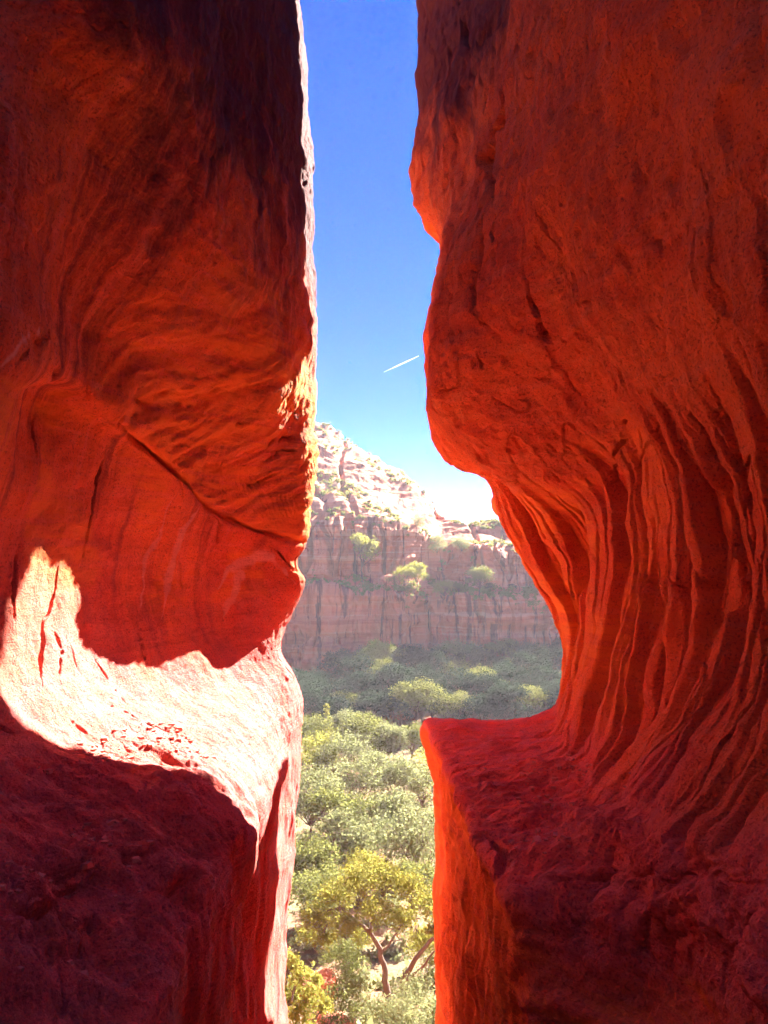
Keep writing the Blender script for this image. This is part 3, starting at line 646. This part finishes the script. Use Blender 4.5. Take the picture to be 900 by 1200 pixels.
# the tree with the twisted trunk, the leaning trunk and the near bushes
def special(name, loc, limbs, lobes, n, leaf, mat, label, seed, cat="tree"):
    rng = np.random.default_rng(seed); e = empty(name, loc, label, cat); T = []
    for pts, r0, r1 in limbs:
        pts = np.array(pts, float); k = np.linspace(0, len(pts) - 1, len(pts) * 4); q = catmull(pts, np.minimum(k, len(pts) - 1 - 1e-6)); q += rng.normal(0, r0 * .25, q.shape)
        T.append(tube(q, np.linspace(r0, r1, len(q)), 7))
    ends = [np.array(l[0][-1], float) for l in limbs]
    for l in lobes:
        e0 = min(ends, key=lambda q: np.linalg.norm(q - np.array(l[:3])))
        P, rr = limb(e0, l[:3], .045, .012, rng, 6, .12); T.append(tube(P, rr, 5))
        for _ in range(4):
            P2, r2 = limb(P[3], np.array(l[:3]) + rng.normal(0, 1, 3) * np.array([l[3], l[3], l[4]]) * .7, .018, .005, rng, 5, .12); T.append(tube(P2, r2, 4))
    v, f = merge(T); mesh_obj("trunk", v, f, BARK, e)
    v, f = leaves(crown_points(lobes, n, rng, .35), leaf, rng); mesh_obj("crown", v, f, LM[mat], e, smooth=False)
    return e
y0 = 33.0; bx, bz = at(440, 640, y0)[0], gz1(at(440, 640, y0)[0], y0)
S = y0 / 866
def rel(p, r, dy=0.0): q = at(p, r, y0 + dy); return (q[0] - bx, dy, q[2] - bz)
rng0 = np.random.default_rng(77)
lob = [(*rel(p, r, d), w * S, w * S * .62) for p, r, d, w in [(372,1075,0,22),(395,1050,.6,24),(420,1032,-.4,24),(450,1028,.5,26),(478,1040,-.5,24),(500,1062,.3,20),(405,1085,-1,20),(440,1068,-1.2,24),(470,1078,-.8,20),(495,1100,.2,16),(380,1100,-.6,16),(358,1098,.5,14),(425,1100,1.2,16)]]
special("tree", (bx, y0, bz), [([rel(455,1172), rel(452,1150), rel(446,1118), rel(434,1092)], .17, .09), ([rel(434,1092), rel(418,1078), rel(398,1064)], .09, .04), ([rel(434,1092), rel(440,1066), rel(452,1044)], .08, .03), ([rel(446,1118), rel(462,1098), rel(480,1070)], .06, .03)],
        lob, 14000, .066, "yellow", "spreading yellow green tree with a dark twisted trunk low in the gap", 71)
y0 = 30.0; bx = at(472, 640, y0)[0]; bz = gz1(bx, y0); S = y0 / 866
lob = [(*rel(p, r, d), w * S, w * S * .6) for p, r, d, w in [(520,1075,0,18),(540,1060,.5,20),(505,1092,-.4,10),(560,1080,.3,18)]]
special("tree", (bx, y0, bz), [([rel(470,1178), rel(474,1150), rel(488,1122), rel(508,1100), rel(530,1085)], .13, .05), ([rel(474,1150), rel(492,1136), rel(512,1112)], .07, .03)], lob, 2200, .08, "yellow", "slanting bare dark trunk leaning behind the orange ledge's edge", 73)
y0 = 23.0; bx = at(350, 640, y0)[0]; bz = gz1(bx, y0); S = y0 / 866
lob = [(*rel(p, r, d), w * S, w * S * .7) for p, r, d, w in [(338,1128,0,15),(352,1145,-.3,17),(340,1165,.2,18),(365,1168,-.4,16),(380,1180,.3,13),(350,1190,-.5,18),(372,1150,.4,10),(325,1185,0,16)]]
special("bush", (bx, y0, bz), [([(0,0,-.2), (-.1,0,.5), (-.3,0,1.2)], .05, .02), ([(0,0,0), (.2,.1,.6), (.5,0,1.1)], .05, .02)], lob, 4200, .058, "bright", "bright yellow green bush with large leaves at the foot of the left cliff", 75, "bush")
for p, y, top, k, lf, lab in [(452,24.5,1172,"bush","pale","pale grey green bush at the bottom of the gap"), (492,26,1150,"bush_b","pale","dusty pale shrub under the slanting trunk"), (412,29,1150,"bush_b","olive","low olive shrub left of the twisted trunk"), (400,37,1105,"bush","olive","shrub behind the red stones on the slope"), (500,38,1090,"bush","yellow","yellowish shrub against the orange ledge lower down")]:
    plant("bush", k, lf, p, y, top, lab, "bushes on the slope below")
# trees on the benches of the far cliff (z of the bench under them)
def cliff_z(p, r0, dy):
    i = int(np.argmin(np.abs(cpx - p))); k = cv(r0); return PC[i, k, 1] + dy, PC[i, k, 2]
for p, r_, top, k, lf, lab, w in [
  (425,5.2,626,"oak_c","bright","tall pale tree growing alone against the upper cliff band",.8), (474,4.5,664,"oak_b","bright","yellow green tree at the left of the bench clump",1.1), (489,4.5,660,"oak_a","bright","tallest yellow green tree of the bench clump below the rock joint",1),
  (520,4.4,680,"oak_b","bright","sunlit low tree on the bench right of the clump",1.2), (537,4.5,683,"oak_a","olive","small round sunlit tree next to the low bench tree",1.1), (561,4.5,665,"oak_a","olive","single round tree standing on the bench before the right upper cliff",1.2),
  (541,7.4,631,"oak_b","pale","pale shrub on top of the right cliff block",1.2), (512,7.3,628,"bush","pale","pale shrub in the dip between the two cliff tops",1.0), (492,7.5,606,"bush","pale","small shrub on the rim of the left cliff top",.9),
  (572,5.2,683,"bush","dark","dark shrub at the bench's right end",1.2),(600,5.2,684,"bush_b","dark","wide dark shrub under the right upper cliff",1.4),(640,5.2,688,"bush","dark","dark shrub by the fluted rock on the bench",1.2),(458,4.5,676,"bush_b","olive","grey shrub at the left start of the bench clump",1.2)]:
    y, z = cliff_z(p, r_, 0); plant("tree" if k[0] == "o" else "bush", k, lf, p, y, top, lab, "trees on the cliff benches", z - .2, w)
# the shaded wood at the foot of the cliff
wood = []
for i in range(900):
    p = random.uniform(330, 700); y = random.uniform(113, 148)
    if any(abs(p - a) < 10.5 and abs(y - b) < 4.2 for a, b in wood): continue
    if p < 395 and y > 136: continue
    wood.append((p, y))
for p, y in wood:
    x = at(p, 640, y)[0]; h = random.uniform(3.6, 8.2); ol = random.random() < .22
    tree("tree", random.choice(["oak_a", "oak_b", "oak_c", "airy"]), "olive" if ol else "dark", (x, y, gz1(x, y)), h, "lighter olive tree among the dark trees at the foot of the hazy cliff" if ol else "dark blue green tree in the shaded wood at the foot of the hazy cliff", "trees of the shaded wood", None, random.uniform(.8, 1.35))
print("wood", len(wood))

# ------------------------------------------------------------------ the air of the canyon
lo, hi = (-1120, -80, -48), (1120, 930, 50)
V = np.array([[(lo, hi)[i][0], (lo, hi)[j][1], (lo, hi)[k][2]] for i in (0, 1) for j in (0, 1) for k in (0, 1)], float)
F = np.array([[0,1,3,2],[4,6,7,5],[0,4,5,1],[2,3,7,6],[0,2,6,4],[1,5,7,3]])
hs = NT("haze"); pv = hs.n("ShaderNodeVolumePrincipled"); pv.inputs["Color"].default_value = (.97, .89, .95, 1); pv.inputs["Density"].default_value = HAZE; pv.inputs["Anisotropy"].default_value = .1
hs.l(pv.outputs[0], hs.out.inputs["Volume"])
prop(mesh_obj("haze", V, F, hs.m, None, False), kind="stuff")

# shrubs dotted over the slabs of the far slope, and low growth between the trees
rng = np.random.default_rng(12)
k0, k1 = cv(8.2), cv(12); D = PC[(cpx > 330) & (cpx < 620)][:, k0:k1]
msk = noise(D.reshape(-1, 3) * np.array([.05, .05, .12]), 431)
N_ = normals(D).reshape(-1, 3); okk = np.where((np.abs(N_[:, 2]) > .45) & (msk > .05))[0]
C = D.reshape(-1, 3)[rng.choice(okk, 420)]; r_ = rng.uniform(.35, .95, len(C))
B_ = PC[(cpx > 330) & (cpx < 680)][:, cv(4.15):cv(5.9)].reshape(-1, 3); B_ = B_[noise(B_ * np.array([.12, .12, .1]), 437) > -.1]; B2 = PC[(cpx > 330) & (cpx < 680)][:, cv(7.1):cv(8.0)].reshape(-1, 3)
C = np.concatenate([C, B_[rng.choice(len(B_), 260)], B2[rng.choice(len(B2), 90)]]); r_ = np.concatenate([r_, rng.uniform(.4, 1.3, 260), rng.uniform(.3, .8, 90)])
pts = np.concatenate([c + np.array([0, 0, .35 * r]) + rng.normal(0, .42 * r, (44, 3)) * np.array([1, 1, .7]) for c, r in zip(C, r_)])
prop(mesh_obj("shrubbery", *leaves(pts, .3, rng), LM["olive"], None, False), kind="stuff")
n = 9000; yy = 18 + 105 * rng.random(n) ** 1.2; xx = (rng.random(n) - .5) * (yy * .9 + 14) + yy * .03
ok = noise(np.stack([xx * .12, yy * .12, 0 * xx], 1), 433) > -.18; xx, yy = xx[ok], yy[ok]; zz = ground_z(xx, yy)
r_ = rng.uniform(.25, .7, len(xx))
pts = np.concatenate([np.stack([x + rng.normal(0, .45 * r, 12), y + rng.normal(0, .45 * r, 12), z + np.abs(rng.normal(.1, .45 * r, 12))], 1) for x, y, z, r in zip(xx, yy, zz, r_)])
prop(mesh_obj("undergrowth", *leaves(pts, .16, rng), LM["pale"], None, False), kind="stuff")
# red stones on the slopes
def boulder(p, y, row, w, h, label, seed, group=None, z=None):
    bm = bmesh.new(); bmesh.ops.create_icosphere(bm, subdivisions=4, radius=1.0); V = np.array([v.co[:] for v in bm.verts]); Fv = np.array([[v.index for v in f.verts] for f in bm.faces]); bm.free()
    V = np.sign(V) * np.abs(V) ** .7; V *= (1 + .22 * fbm(V * 1.3, 4, seed))[:, None]; V *= np.array([w, w * .8, h])
    V = V + .08 * w * terrace(V[:, 2] / w, 5)[:, None] * V / w
    x = at(p, 640, y)[0]; z0 = (gz1(x, y) if z is None else z) + h * .35
    o = mesh_obj("boulder", V, Fv, M_CLIFF, None, False); o.location = (x, y, z0); return prop(o, label, "boulder", group)
boulder(470, 126, 805, 3.4, 2.6, "big reddish boulder among the dark trees at the cliff foot", 501)
boulder(384, 31, 1135, .8, .6, "pale red stone left of the twisted trunk", 502, "stones on the slope")
boulder(398, 29, 1160, .6, .45, "small red stone below the twisted trunk tree", 503, "stones on the slope")
boulder(374, 36, 1110, 1.0, .7, "red stone half buried in shrubs by the left cliff", 504, "stones on the slope")
y_, z_ = cliff_z(455, 5.2, 0); boulder(458, y_ - 1.5, 670, 2.0, 1.5, "block of red rock lying on the far cliff bench", 505, None, z_)
# contrail
a_, b_ = np.array(at(450, 436, 3000)), np.array(at(491, 417, 3000)); tt = np.linspace(0, 1, 14)
v, f = tube(a_ + (b_ - a_) * tt[:, None], .3 + 2.4 * np.sin(tt * math.pi * .8 + .25) ** 1.5, 8)
cm = NT("contrail_ice"); d_ = cm.n('ShaderNodeBsdfDiffuse'); d_.inputs[0].default_value = (.95, .95, .95, 1); t_ = cm.n('ShaderNodeBsdfTranslucent'); t_.inputs[0].default_value = (.98, .98, .98, 1); m_ = cm.n('ShaderNodeMixShader'); cm.l(d_.outputs[0], m_.inputs[1]); cm.l(t_.outputs[0], m_.inputs[2]); cm.l(m_.outputs[0], cm.out.inputs[0])
prop(mesh_obj("contrail", v, f, cm.m, None, True), "short white contrail slanting across the blue strip of sky", "contrail")

# grit and flakes lying on the two ledges
gv, gf, o_ = [], [], 0
cube = np.array([[-1,-1,-1],[1,-1,-1],[1,1,-1],[-1,1,-1],[-1,-1,1],[1,-1,1],[1,1,1],[-1,1,1]], float); cf = np.array([[0,3,2,1],[4,5,6,7],[0,1,5,4],[1,2,6,5],[2,3,7,6],[3,0,4,7]])
for P_, vr_, k in ((PL, vL, 260), (PR, vR, 220)):
    m = (P_[:, :, 1] > 2.8) & (P_[:, :, 1] < (6.1 if P_ is PL else 7.6)) & ((vr_ > 4.4) & (vr_ < 6.4))[None, :]
    if P_ is PR: m &= P_[:, :, 1] > 4.6
    Q_ = P_[m]; Q_ = Q_[noise(Q_ * 1.4, 441) > .02]
    for c in Q_[rng.choice(len(Q_), k)]:
        r = .005 + .017 * rng.random() ** 3; V = cube * (1 + .3 * rng.normal(0, 1, (8, 3))) * np.array([1, .8, .5]) * r
        a = rng.random() * 6.28; V = V @ np.array([[math.cos(a), -math.sin(a), 0], [math.sin(a), math.cos(a), 0], [0, 0, 1]])
        gv.append(V + c + np.array([0, 0, r * .35])); gf.append(cf + o_); o_ += 8
gm = NT("grit"); g_ = gm.n("ShaderNodeNewGeometry").outputs["Position"]; gm.principled(gm.mix(gm.noise(g_, 14, 2), (.40, .12, .09), (.66, .24, .18)), .95)
prop(mesh_obj("gravel", np.concatenate(gv), np.concatenate(gf), gm.m, None, False), kind="stuff")
